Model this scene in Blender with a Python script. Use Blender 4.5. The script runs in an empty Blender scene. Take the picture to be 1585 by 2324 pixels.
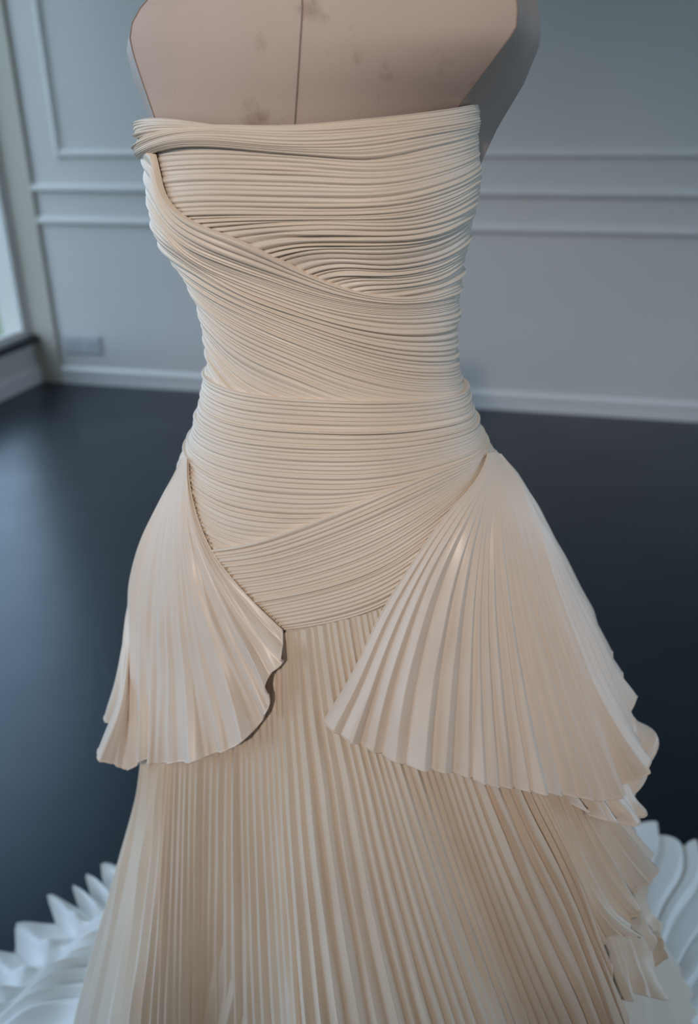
import bpy, bmesh, math, random
import numpy as np
from mathutils import Vector, Matrix

random.seed(7)
rng = np.random.default_rng(11)
scene = bpy.context.scene
COL = scene.collection

# ------------------------------------------------------------------ camera
cam_data = bpy.data.cameras.new('camera')
cam = bpy.data.objects.new('camera', cam_data)
COL.objects.link(cam)
cam.location = (0, 0, 1.27)
cam.rotation_euler = (math.radians(90 - 25.0), 0, 0)
cam_data.sensor_fit = 'VERTICAL'
cam_data.sensor_height = 36.0
cam_data.lens = 36.0 * 1753.0 / 2324.0
cam_data.clip_start = 0.02
cam_data.dof.use_dof = True
cam_data.dof.focus_distance = 0.66
cam_data.dof.aperture_fstop = 3.6
scene.camera = cam

# ------------------------------------------------------------------ daylight, exposure
world = bpy.data.worlds.new('overcast_sky')
scene.world = world
world.use_nodes = True
wb = world.node_tree.nodes['Background']
wb.inputs['Color'].default_value = (0.55, 0.72, 1.0, 1)
wb.inputs['Strength'].default_value = 3.7
vs = scene.view_settings
vs.view_transform = 'Standard'
vs.look = 'None'
vs.gamma = 1.0
vs.use_curve_mapping = False
vs.exposure = 0.0
scene.cycles.max_bounces = 10
scene.cycles.diffuse_bounces = 6
scene.cycles.use_denoising = True
scene.cycles.caustics_reflective = False
scene.cycles.caustics_refractive = False

# showroom spotlight (its fixture is built further down)
SPOT_W, SPOT_C = 224.0, (1.0, 0.87, 0.78)

# ---- camera model shared by the surface fit (pixel frame 1585 x 2324) ----
W_PX, H_PX, F_PX = 1585.0, 2324.0, 1753.0
CAM_H = 1.27
PITCH = math.radians(25.0)
CP, SP = math.cos(PITCH), math.sin(PITCH)

def project(p):
    """world points (N,3) -> pixel x, pixel y, depth"""
    x, y, z = p[..., 0], p[..., 1], p[..., 2] - CAM_H
    zc = y * CP - z * SP
    yc = y * SP + z * CP
    return W_PX / 2 + F_PX * x / zc, H_PX / 2 - F_PX * yc / zc, zc

def at(px, py, depth):
    """world point seen at a pixel, at horizontal distance 'depth' from the lens"""
    dx, dz = (px - W_PX / 2) / F_PX, -(py - H_PX / 2) / F_PX
    dirx, diry, dirz = dx, CP + dz * SP, -SP + dz * CP
    t = depth / diry
    return np.array([dirx * t, depth, CAM_H + dirz * t])

def pchip(xk, yk, x):
    xk = np.asarray(xk, float); yk = np.asarray(yk, float)
    h = np.diff(xk); d = np.diff(yk) / h
    m = np.zeros_like(yk)
    m[0], m[-1] = d[0], d[-1]
    for i in range(1, len(xk) - 1):
        if d[i - 1] * d[i] > 0:
            w1, w2 = 2 * h[i] + h[i - 1], h[i] + 2 * h[i - 1]
            m[i] = (w1 + w2) / (w1 / d[i - 1] + w2 / d[i])
    x = np.clip(x, xk[0], xk[-1])
    i = np.clip(np.searchsorted(xk, x) - 1, 0, len(h) - 1)
    t = (x - xk[i]) / h[i]
    return ((2*t**3 - 3*t**2 + 1) * yk[i] + (t**3 - 2*t**2 + t) * h[i] * m[i]
            + (-2*t**3 + 3*t**2) * yk[i+1] + (t**3 - t**2) * h[i] * m[i+1])

# ---- the figure: height, centre x, half width, front depth, back depth ----
TURN = math.radians(9.0)      # the figure is turned a little to the viewer's left
AXIS_Y = 0.75
def figure(theta, z, off=0.0):
    """surface of the dressed figure; theta 0 = front, +90 deg = viewer's right"""
    cx = pchip(KZ, KC, z); a = pchip(KZ, KA, z); bf = pchip(KZ, KF, z); bb = pchip(KZ, KB, z)
    s, c = np.sin(theta), np.cos(theta)
    b = np.where(c > 0, bf, bb)
    n = 2.25
    r = (np.abs(s / a) ** n + np.abs(c / b) ** n) ** (-1 / n)
    for tb, zb, am in ((0.72, 1.225, 0.010), (-0.72, 1.225, 0.010)):
        r = r + am * np.exp(-((theta - tb) / 0.42) ** 2 - ((z - zb) / 0.055) ** 2)
    lx, ly = r * s, -r * c
    ct, st = math.cos(TURN), math.sin(TURN)
    x = lx * ct + ly * st
    y = -lx * st + ly * ct
    return np.stack([cx + x, AXIS_Y + y, z + 0 * theta], -1)

def figure_normal(theta, z):
    e = 1e-3
    pt = figure(theta + e, z) - figure(theta - e, z)
    pz = figure(theta, z + 2e-3) - figure(theta, z - 2e-3)
    n = np.cross(pt, pz)
    return n / np.linalg.norm(n, axis=-1, keepdims=True)

def on_figure(theta, z, off):
    return figure(theta, z) + figure_normal(theta, z) * np.asarray(off)[..., None]

_cache = {}
def locate(px, py, off=0.0):
    """pixel -> (theta, z) on the figure's surface raised by off"""
    key = round(off, 3)
    if key not in _cache:
        th = np.radians(np.arange(-125, 125.1, 1.0))
        zz = np.arange(0.0, 1.42, 0.005)
        T, Z = np.meshgrid(th, zz)
        P = on_figure(T, Z, np.full(T.shape, off))
        X, Y, D = project(P)
        N = figure_normal(T, Z)
        view = P - np.array([0, 0, CAM_H])
        ok = (N * view).sum(-1) < 0.01
        X = np.where(ok, X, 1e6)
        _cache[key] = (T, Z, X, Y)
    T, Z, X, Y = _cache[key]
    k = np.argmin((X - px) ** 2 + (Y - py) ** 2)
    t, z = T.flat[k], Z.flat[k]
    best = ((X.flat[k] - px) ** 2 + (Y.flat[k] - py) ** 2, t, z)
    for _ in range(6):
        q = np.array([[t, z], [t + 2e-3, z], [t, z + 1e-3]])
        x, y, _d = project(on_figure(q[:, 0], q[:, 1], np.full(3, off)))
        e0 = np.array([px - x[0], py - y[0]])
        err = (e0 ** 2).sum()
        if err < best[0]:
            best = (err, t, z)
        if err < 0.01:
            break
        J = np.array([[(x[1] - x[0]) / 2e-3, (x[2] - x[0]) / 1e-3],
                      [(y[1] - y[0]) / 2e-3, (y[2] - y[0]) / 1e-3]])
        if abs(np.linalg.det(J)) < 1e3:
            break
        d = np.linalg.solve(J, e0)
        m = max(1.0, abs(d[0]) / 0.06, abs(d[1]) / 0.03)
        t, z = t + d[0] / m, z + d[1] / m
        z = min(max(z, 0.0), 1.42)
    return best[1], best[2]

KZ = [0.0524, 0.2759, 0.4475, 0.5620, 0.6987, 0.7911, 0.8921, 0.9542, 1.0030, 1.0402, 1.0717, 1.0977, 1.1355, 1.1756, 1.2063, 1.2504, 1.2751, 1.3023, 1.3189]
KC = [0.0669, 0.0422, 0.0402, 0.0369, 0.0189, 0.0037, -0.0050, -0.0048, -0.0118, -0.0132, -0.0149, -0.0171, -0.0197, -0.0252, -0.0307, -0.0281, -0.0311, -0.0346, -0.0378]
KA = [0.4936, 0.3937, 0.3358, 0.2986, 0.2670, 0.2429, 0.2079, 0.1771, 0.1492, 0.1324, 0.1234, 0.1190, 0.1210, 0.1301, 0.1399, 0.1430, 0.1428, 0.1436, 0.1486]
KF = [0.4400, 0.3800, 0.3000, 0.2400, 0.1850, 0.1500, 0.1250, 0.1150, 0.1050, 0.0980, 0.0920, 0.0880, 0.0900, 0.0960, 0.1060, 0.1120, 0.1120, 0.1080, 0.1040]
KB = [v * 1.05 for v in KF]

# ------------------------------------------------------------------ helpers
def tag(o, label=None, cat=None, group=None, kind=None):
    if label: o['label'] = label
    if cat: o['category'] = cat
    if group: o['group'] = group
    if kind: o['kind'] = kind
    return o

def empty(name, loc):
    o = bpy.data.objects.new(name, None)
    o.location = loc
    o.empty_display_size = 0.1
    COL.objects.link(o)
    return o

def mesh_obj(name, verts, faces, mat, parent=None, smooth=True):
    me = bpy.data.meshes.new(name)
    me.from_pydata([tuple(map(float, v)) for v in verts], [], faces)
    me.materials.append(mat)
    if smooth:
        me.polygons.foreach_set('use_smooth', [True] * len(me.polygons))
    me.update()
    o = bpy.data.objects.new(name, me)
    COL.objects.link(o)
    if parent:
        o.parent = parent
        o.matrix_parent_inverse = Matrix.Translation(parent.location).inverted()
    return o

def grid_obj(name, P, mat, parent=None, close_u=False, smooth=True):
    """P: (rows, cols, 3) grid -> one mesh, built through numpy"""
    r, c = P.shape[:2]
    idx = np.arange(r * c).reshape(r, c)
    if close_u:
        idx = np.concatenate([idx, idx[:, :1]], 1)
    q = np.stack([idx[:-1, :-1], idx[:-1, 1:], idx[1:, 1:], idx[1:, :-1]], -1).reshape(-1, 4)
    me = bpy.data.meshes.new(name)
    me.vertices.add(r * c)
    me.vertices.foreach_set('co', P.reshape(-1).astype(np.float32))
    me.loops.add(q.size)
    me.loops.foreach_set('vertex_index', q.reshape(-1).astype(np.int32))
    me.polygons.add(len(q))
    me.polygons.foreach_set('loop_start', (np.arange(len(q)) * 4).astype(np.int32))
    me.polygons.foreach_set('use_smooth', np.full(len(q), smooth))
    me.materials.append(mat)
    me.update(calc_edges=True)
    me.validate()
    o = bpy.data.objects.new(name, me)
    COL.objects.link(o)
    if parent:
        o.parent = parent
        o.matrix_parent_inverse = Matrix.Translation(parent.location).inverted()
    return o

def tube(name, pts, radius, mat, parent=None, sides=6):
    pts = np.asarray(pts, float)
    t = np.gradient(pts, axis=0)
    t /= np.linalg.norm(t, axis=1, keepdims=True) + 1e-12
    ref = np.array([0.31, 0.22, 0.92])
    a = np.cross(t, ref); a /= np.linalg.norm(a, axis=1, keepdims=True) + 1e-12
    b = np.cross(t, a)
    ang = np.linspace(0, 2 * math.pi, sides, endpoint=False)
    P = pts[:, None] + radius * (np.cos(ang)[None, :, None] * a[:, None] + np.sin(ang)[None, :, None] * b[:, None])
    return grid_obj(name, P, mat, parent, close_u=True)

def box_mesh(name, corners8, mat, parent=None, bevel=0.0):
    f = [(0, 3, 2, 1), (4, 5, 6, 7), (0, 1, 5, 4), (1, 2, 6, 5), (2, 3, 7, 6), (3, 0, 4, 7)]
    o = mesh_obj(name, corners8, f, mat, parent, smooth=False)
    if bevel:
        m = o.modifiers.new('bevel', 'BEVEL'); m.width = bevel; m.segments = 2
    return o

# ------------------------------------------------------------------ materials
def new_mat(name):
    m = bpy.data.materials.new(name)
    m.use_nodes = True
    nt = m.node_tree
    return m, nt, nt.nodes['Principled BSDF']

def noise_color(nt, bsdf, c1, c2, scale, detail=4.0, coord='Object', lo=0.35, hi=0.65):
    tc = nt.nodes.new('ShaderNodeTexCoord')
    n = nt.nodes.new('ShaderNodeTexNoise'); n.inputs['Scale'].default_value = scale; n.inputs['Detail'].default_value = detail
    r = nt.nodes.new('ShaderNodeValToRGB')
    r.color_ramp.elements[0].position = lo; r.color_ramp.elements[1].position = hi
    r.color_ramp.elements[0].color = (*c1, 1); r.color_ramp.elements[1].color = (*c2, 1)
    nt.links.new(tc.outputs[coord], n.inputs['Vector'])
    nt.links.new(n.outputs['Fac'], r.inputs['Fac'])
    nt.links.new(r.outputs['Color'], bsdf.inputs['Base Color'])
    return tc, n, r

def add_bump(nt, bsdf, tc, scale, strength, dist, coord='Object'):
    n = nt.nodes.new('ShaderNodeTexNoise'); n.inputs['Scale'].default_value = scale; n.inputs['Detail'].default_value = 3
    b = nt.nodes.new('ShaderNodeBump'); b.inputs['Strength'].default_value = strength; b.inputs['Distance'].default_value = dist
    nt.links.new(tc.outputs[coord], n.inputs['Vector'])
    nt.links.new(n.outputs['Fac'], b.inputs['Height'])
    nt.links.new(b.outputs['Normal'], bsdf.inputs['Normal'])

def satin(name, c1, c2, rough, sheen=0.15, spec=0.5):
    m, nt, b = new_mat(name)
    tc, n, r = noise_color(nt, b, c1, c2, 9.0)
    b.inputs['Roughness'].default_value = rough
    b.inputs['Specular IOR Level'].default_value = spec
    b.inputs['Sheen Weight'].default_value = sheen
    b.inputs['Sheen Roughness'].default_value = 0.4
    add_bump(nt, b, tc, 900.0, 0.06, 0.0006)
    return m

M = {}
M['satin'] = satin('ivory_satin', (0.80, 0.675, 0.55), (0.83, 0.71, 0.585), 0.42)
M['satin_gloss'] = satin('glossy_ivory_satin', (0.81, 0.69, 0.585), (0.84, 0.72, 0.615), 0.37, spec=0.55)
M['train'] = satin('white_satin', (0.90, 0.89, 0.87), (0.91, 0.90, 0.88), 0.36)
M['thread'], _nt, _b = new_mat('gold_thread'); _b.inputs['Base Color'].default_value = (0.62, 0.47, 0.27, 1); _b.inputs['Roughness'].default_value = 0.6

def wall_paint(name, c1, c2, rough=0.55):
    m, nt, b = new_mat(name)
    tc, n, r = noise_color(nt, b, c1, c2, 1.4, 3.0)
    b.inputs['Roughness'].default_value = rough
    add_bump(nt, b, tc, 220.0, 0.05, 0.001)
    return m
M['wall'] = wall_paint('blue_grey_wall_paint', (0.605, 0.555, 0.515), (0.635, 0.585, 0.545))
M['trim'] = wall_paint('white_trim_paint', (0.72, 0.67, 0.63), (0.74, 0.69, 0.65), 0.4)
M['ceiling'] = wall_paint('white_ceiling_paint', (0.75, 0.75, 0.74), (0.78, 0.78, 0.77), 0.8)
M['pier'] = wall_paint('grey_green_pier_paint', (0.50, 0.44, 0.355), (0.53, 0.47, 0.38), 0.6)

m, nt, b = new_mat('polished_black_floor')
tc, n, r = noise_color(nt, b, (0.004, 0.007, 0.012), (0.008, 0.013, 0.021), 3.0, 5.0)
b.inputs['Specular IOR Level'].default_value = 0.62
b.inputs['Specular Tint'].default_value = (0.72, 0.88, 1.0, 1)
n2 = nt.nodes.new('ShaderNodeTexNoise'); n2.inputs['Scale'].default_value = 2.2; n2.inputs['Detail'].default_value = 4
mr = nt.nodes.new('ShaderNodeMapRange'); mr.inputs['To Min'].default_value = 0.24; mr.inputs['To Max'].default_value = 0.40
nt.links.new(tc.outputs['Object'], n2.inputs['Vector']); nt.links.new(n2.outputs['Fac'], mr.inputs['Value'])
nt.links.new(mr.outputs['Result'], b.inputs['Roughness'])
M['floor'] = m

m, nt, b = new_mat('stained_linen')
tc, n, r = noise_color(nt, b, (0.57, 0.455, 0.39), (0.62, 0.50, 0.43), 6.0, 6.0)
b.inputs['Roughness'].default_value = 0.85
vn = nt.nodes.new('ShaderNodeTexNoise'); vn.inputs['Scale'].default_value = 26.0; vn.inputs['Detail'].default_value = 5; vn.inputs['Roughness'].default_value = 0.65
rr = nt.nodes.new('ShaderNodeValToRGB'); rr.color_ramp.elements[0].position = 0.59; rr.color_ramp.elements[1].position = 0.76
rr.color_ramp.elements[0].color = (1, 1, 1, 1); rr.color_ramp.elements[1].color = (0.62, 0.56, 0.53, 1)
mx = nt.nodes.new('ShaderNodeMix'); mx.data_type = 'RGBA'; mx.blend_type = 'MULTIPLY'; mx.inputs[0].default_value = 1.0
nt.links.new(tc.outputs['Object'], vn.inputs['Vector']); nt.links.new(vn.outputs['Fac'], rr.inputs['Fac'])
nt.links.new(r.outputs['Color'], mx.inputs[6]); nt.links.new(rr.outputs['Color'], mx.inputs[7])
nt.links.new(mx.outputs[2], b.inputs['Base Color'])
add_bump(nt, b, tc, 1400.0, 0.25, 0.0006)
M['linen'] = m
m, nt, b = new_mat('grey_brown_arm_plate'); noise_color(nt, b, (0.37, 0.29, 0.24), (0.43, 0.34, 0.29), 14.0, 5.0); b.inputs['Roughness'].default_value = 0.6
M['plate'] = m
m, nt, b = new_mat('seam_thread'); b.inputs['Base Color'].default_value = (0.30, 0.235, 0.20, 1); b.inputs['Roughness'].default_value = 0.9
M['seam'] = m
m, nt, b = new_mat('dark_metal'); b.inputs['Base Color'].default_value = (0.03, 0.03, 0.032, 1); b.inputs['Roughness'].default_value = 0.4; b.inputs['Metallic'].default_value = 0.6
M['metal'] = m
m, nt, b = new_mat('dark_sill'); noise_color(nt, b, (0.02, 0.02, 0.02), (0.035, 0.035, 0.035), 5.0); b.inputs['Roughness'].default_value = 0.5
M['sill'] = m
m, nt, b = new_mat('grey_plastic'); b.inputs['Base Color'].default_value = (0.52, 0.50, 0.50, 1); b.inputs['Roughness'].default_value = 0.4
M['plastic'] = m
m, nt, b = new_mat('socket_plastic'); b.inputs['Base Color'].default_value = (0.50, 0.48, 0.48, 1); b.inputs['Roughness'].default_value = 0.4
M['socket'] = m
m, nt, b = new_mat('lawn'); noise_color(nt, b, (0.085, 0.105, 0.055), (0.13, 0.145, 0.08), 0.8, 6.0); b.inputs['Roughness'].default_value = 1.0
M['lawn'] = m
m, nt, b = new_mat('window_glass')
out = nt.nodes['Material Output']; nt.nodes.remove(b)
tr = nt.nodes.new('ShaderNodeBsdfTransparent'); tr.inputs['Color'].default_value = (0.95, 0.98, 0.96, 1)
gl = nt.nodes.new('ShaderNodeBsdfGlossy'); gl.inputs['Roughness'].default_value = 0.02
ms = nt.nodes.new('ShaderNodeMixShader'); ms.inputs['Fac'].default_value = 0.04
nt.links.new(tr.outputs[0], ms.inputs[1]); nt.links.new(gl.outputs[0], ms.inputs[2])
nt.links.new(ms.outputs[0], out.inputs['Surface'])
M['glass'] = m
m, nt, b = new_mat('lamp_diffuser'); b.inputs['Base Color'].default_value = (0.9, 0.88, 0.84, 1)
b.inputs['Emission Color'].default_value = (1, 0.80, 0.60, 1); b.inputs['Emission Strength'].default_value = 3.0
M['lamp'] = m

# ------------------------------------------------------------------ the room
ROOM_A = math.radians(12.0)
E1 = np.array([math.cos(ROOM_A), -math.sin(ROOM_A), 0.0])      # along the back wall, to the right
E2 = np.array([-math.sin(ROOM_A), -math.cos(ROOM_A), 0.0])     # away from the back wall, into the room
CORNER = np.array([-1.989, 4.646, 0.0])
def RW(u, v, z):
    return CORNER + E1 * u + E2 * v + np.array([0, 0, z])
def rbox(name, u0, u1, v0, v1, z0, z1, mat, parent=None, bevel=0.0):
    c = [RW(u0, v0, z0), RW(u1, v0, z0), RW(u1, v1, z0), RW(u0, v1, z0), RW(u0, v0, z1), RW(u1, v0, z1), RW(u1, v1, z1), RW(u0, v1, z1)]
    c = [c[0], c[3], c[2], c[1], c[4], c[7], c[6], c[5]]
    return box_mesh(name, c, mat, parent, bevel)
def rextrude(name, profile, axis, a0, a1, place, mat, parent=None):
    """sweep a 2-d profile along u ('u') or z ('z'); place(s, p, q) -> world"""
    n = len(profile)
    v = [place(a, p, q) for a in (a0, a1) for p, q in profile]
    f = [(i, (i + 1) % n, n + (i + 1) % n, n + i) for i in range(n)] + [tuple(range(n))[::-1], tuple(range(n, 2 * n))]
    return mesh_obj(name, v, f, mat, parent, smooth=False)

UL = 0.11                       # left wall plane
UR, VF, ZC = 6.6, 7.6, 3.05     # right wall, wall behind the camera, ceiling
S = lambda o: tag(o, kind='structure')
S(rbox('floor', UL - 0.2, UR + 0.2, -0.2, VF + 0.2, -0.12, 0.0, M['floor']))
S(rbox('ceiling', UL - 0.2, UR + 0.2, -0.2, VF + 0.2, ZC, ZC + 0.12, M['ceiling']))
S(rbox('wall_back', UL - 0.2, UR + 0.2, -0.2, 0.0, 0.0, ZC, M['wall']))
S(rbox('wall_front', UL - 0.2, UR + 0.2, VF, VF + 0.2, 0.0, ZC, M['wall']))

# side walls with tall window openings; side = +1 left wall, -1 right wall
WZ0, WZ1 = 0.29, 2.92
win_n = 0
def window_wall(name, u_in, side, wins):
    global win_n
    def box(nm, d0, d1, v0, v1, z0, z1, mat, parent, bevel=0.0):      # d = distance behind the inner wall face
        a, c = sorted((u_in - side * d0, u_in - side * d1))
        return rbox(nm, a, c, v0, v1, z0, z1, mat, parent, bevel)
    wl = S(empty(name, RW(u_in, 0, 0)))
    edges = [0.0] + [e for w in wins for e in w] + [VF]
    for i in range(0, len(edges), 2):
        box('wall_pier', 0.07, 0.0, edges[i], edges[i + 1], 0.0, ZC, M['wall'], wl)
    for v0, v1 in wins:
        box('wall_below_window', 0.07, 0.0, v0, v1, 0.0, WZ0, M['wall'], wl)
        box('wall_above_window', 0.07, 0.0, v0, v1, WZ1, ZC, M['wall'], wl)
    for v0, v1 in wins:
        win_n += 1
        w = S(empty('window_%d' % win_n, RW(u_in, (v0 + v1) / 2, WZ0)))
        t = 0.032
        mid = (v0 + v1) / 2
        for a, b_ in ((v0, v0 + t), (v1 - t, v1), (mid - t / 2, mid + t / 2)):
            box('window_stile', 0.038, 0.014, a, b_, WZ0, WZ1, M['trim'], w)
        for a, b_ in ((WZ0, WZ0 + t), (WZ1 - t, WZ1)):
            box('window_rail', 0.036, 0.016, v0 + t, v1 - t, a, b_, M['trim'], w)
        for a, b_ in ((v0 + t, mid - t / 2), (mid + t / 2, v1 - t)):
            box('pane', 0.030, 0.024, a, b_, WZ0 + t, WZ1 - t, M['glass'], w)
        s_ = box('window_sill', 0.002, -0.05, v0 - 0.02, v1 + 0.02, WZ0 - 0.045, WZ0, M['sill'], w, 0.004)
        s_['label'] = 'dark window sill'
        # the opening guides the sampling of the sky (a portal gives no light itself)
        ld = bpy.data.lights.new('window_portal', 'AREA'); ld.shape = 'RECTANGLE'
        ld.size = v1 - v0; ld.size_y = WZ1 - WZ0
        ld.cycles.is_portal = True
        lo = bpy.data.objects.new('window_portal', ld); COL.objects.link(lo)
        lo.location = RW(u_in - side * 0.08, mid, (WZ0 + WZ1) / 2)
        zaxis = Vector(-E1 * side); yaxis = Vector((0, 0, 1)); xaxis = yaxis.cross(zaxis)
        lo.rotation_euler = Matrix((xaxis, yaxis, zaxis)).transposed().to_euler()
window_wall('wall_left', UL, 1, [(0.045, 1.75), (2.25, 3.95), (4.45, 6.15)])
window_wall('wall_right', UR, -1, [(0.5, 2.4), (2.9, 4.2)])
g_ = S(empty('ground', RW(3.0, 3.0, -0.5)))
rbox('lawn', -30, UL - 0.08, -18, 26, -0.5, -0.4, M['lawn'], g_)
rbox('lawn', UR + 0.08, 36, -18, 26, -0.5, -0.4, M['lawn'], g_)

# pier in the corner, skirting, rails and panel mouldings of the back wall
S(rbox('trim_1', UL, 0.265, 0.0, 0.025, 0.0, ZC, M['pier'], None, 0.003))
def wall_place(a, p, q): return RW(a, p, q)
base_prof = [(0.0, 0.0), (0.016, 0.0), (0.016, 0.062), (0.022, 0.066), (0.022, 0.086), (0.012, 0.098), (0.0, 0.104)]
S(rextrude('baseboard_back', base_prof, 'u', 0.265, UR, wall_place, M['trim']))
S(rextrude('baseboard_left', base_prof, 'u', 0.0, VF, lambda a, p, q: RW(UL + p, a, q), M['trim']))
def mould(z, h=0.03, d=0.02):
    return [(0.0, z - h / 2), (d * 0.55, z - h / 2), (d, z - h * 0.2), (d, z + h * 0.1), (d * 0.45, z + h * 0.38), (d * 0.3, z + h / 2), (0.0, z + h / 2)]
S(rextrude('trim_2', mould(1.092, 0.042, 0.030), 'u', 0.265, UR, wall_place, M['trim']))        # chair rail
def panel_frame(name, u0, u1, z0, z1, h=0.036, d=0.022):
    o = S(empty(name, RW(u0, 0, z0)))
    for z in (z0, z1):
        rextrude('moulding', mould(z, h, d), 'u', u0 - h / 2, u1 + h / 2, wall_place, M['trim'], o)
    for u in (u0, u1):
        rextrude('moulding', [(p, q - 0.0) for p, q in mould(0.0, h, d)], 'z', z0 - h / 2, z1 + h / 2, lambda a, p, q, u=u: RW(u + q, p, a), M['trim'], o)
    return o
panel_frame('trim_3', 0.447, 4.60, 1.262, 2.72)
panel_frame('trim_4', 4.95, 6.30, 1.262, 2.72)
S(rextrude('trim_5', mould(0.925, 0.040, 0.026), 'u', 0.265, UR, wall_place, M['trim']))

# double wall socket low on the back wall
ws = empty('wall_outlet', RW(0.43, 0.0, 0.19))
tag(ws, 'grey double power outlet plate low on the panelled wall beside the corner', 'outlet')
rbox('faceplate', 0.305, 0.545, 0.0, 0.012, 0.185, 0.295, M['plastic'], ws, 0.004)
for u in (0.365, 0.485):
    so = rbox('socket', u - 0.045, u + 0.045, 0.0125, 0.0155, 0.198, 0.282, M['socket'], ws, 0.003)
    for du, dz in ((-0.016, 0), (0.016, 0), (0, -0.02)):
        rbox('slot', u + du - 0.003, u + du + 0.003, 0.0157, 0.0162, 0.238 + dz, 0.25 + dz, M['metal'], so)

# showroom spotlight on the ceiling behind the camera, aimed at the dress form
sp_pos = RW(2.78, 6.5, ZC - 0.30)
spot = empty('ceiling_spotlight', sp_pos)
tag(spot, 'black ceiling spotlight on a short stem aimed at the dress form', 'spotlight')
aim = Vector((-0.07, 0.68, 1.35)) - Vector(sp_pos)
rot = aim.to_track_quat('-Z', 'Y')
def can(profile, name, mat):
    ang = np.linspace(0, 2 * math.pi, 28, endpoint=False)
    P = []
    for r, zz in profile:
        P.append([tuple(Vector(sp_pos) + rot @ Vector((r * math.cos(a), r * math.sin(a), zz))) for a in ang])
    return grid_obj(name, np.array(P), mat, spot, close_u=True)
can([(0.005, 0.20), (0.05, 0.20), (0.065, 0.185), (0.075, 0.05), (0.08, 0.0), (0.072, 0.0), (0.066, 0.05), (0.064, 0.10)], 'lamp_can', M['metal'])
can([(0.064, 0.10), (0.03, 0.105), (0.002, 0.107)], 'reflector', M['lamp'])
tube('stem', [sp_pos + np.array([0, 0, 0.06]), sp_pos + np.array([0, 0, 0.18]), sp_pos + np.array([0, 0, 0.30])], 0.012, M['metal'], spot, 10)
ld = bpy.data.lights.new('spot_light', 'SPOT'); ld.energy = SPOT_W; ld.color = SPOT_C
ld.spot_size = math.radians(36); ld.spot_blend = 1.0; ld.shadow_soft_size = 0.06
lo = bpy.data.objects.new('spot_light', ld); COL.objects.link(lo)
lo.parent = spot; lo.location = rot @ Vector((0, 0, 0.02)); lo.rotation_mode = 'QUATERNION'; lo.rotation_quaternion = rot

# ------------------------------------------------------------------ pleated cloth on the figure
def catmull(pts, n):
    """smooth curve through points (any dimension), n samples even in arc length"""
    pts = np.asarray(pts, float)
    if len(pts) == 2:
        t = np.linspace(0, 1, n)[:, None]
        return pts[:1] * (1 - t) + pts[1:] * t
    P = np.vstack([2 * pts[0] - pts[1], pts, 2 * pts[-1] - pts[-2]])
    out = []
    for i in range(1, len(P) - 2):
        p0, p1, p2, p3 = P[i - 1], P[i], P[i + 1], P[i + 2]
        t0 = 0.0; t1 = t0 + np.linalg.norm(p1 - p0) ** 0.5 + 1e-9; t2 = t1 + np.linalg.norm(p2 - p1) ** 0.5 + 1e-9; t3 = t2 + np.linalg.norm(p3 - p2) ** 0.5 + 1e-9
        for t in np.linspace(t1, t2, 16, endpoint=False):
            a1 = (t1 - t) / (t1 - t0) * p0 + (t - t0) / (t1 - t0) * p1
            a2 = (t2 - t) / (t2 - t1) * p1 + (t - t1) / (t2 - t1) * p2
            a3 = (t3 - t) / (t3 - t2) * p2 + (t - t2) / (t3 - t2) * p3
            b1 = (t2 - t) / (t2 - t0) * a1 + (t - t0) / (t2 - t0) * a2
            b2 = (t3 - t) / (t3 - t1) * a2 + (t - t1) / (t3 - t1) * a3
            out.append((t2 - t) / (t2 - t1) * b1 + (t - t1) / (t2 - t1) * b2)
    out.append(pts[-1])
    out = np.array(out)
    s = np.r_[0, np.cumsum(np.linalg.norm(np.diff(out[:, :2], axis=0), axis=1))]
    q = np.linspace(0, s[-1], n)
    return np.stack([np.interp(q, s, out[:, k]) for k in range(out.shape[1])], 1)

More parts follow.
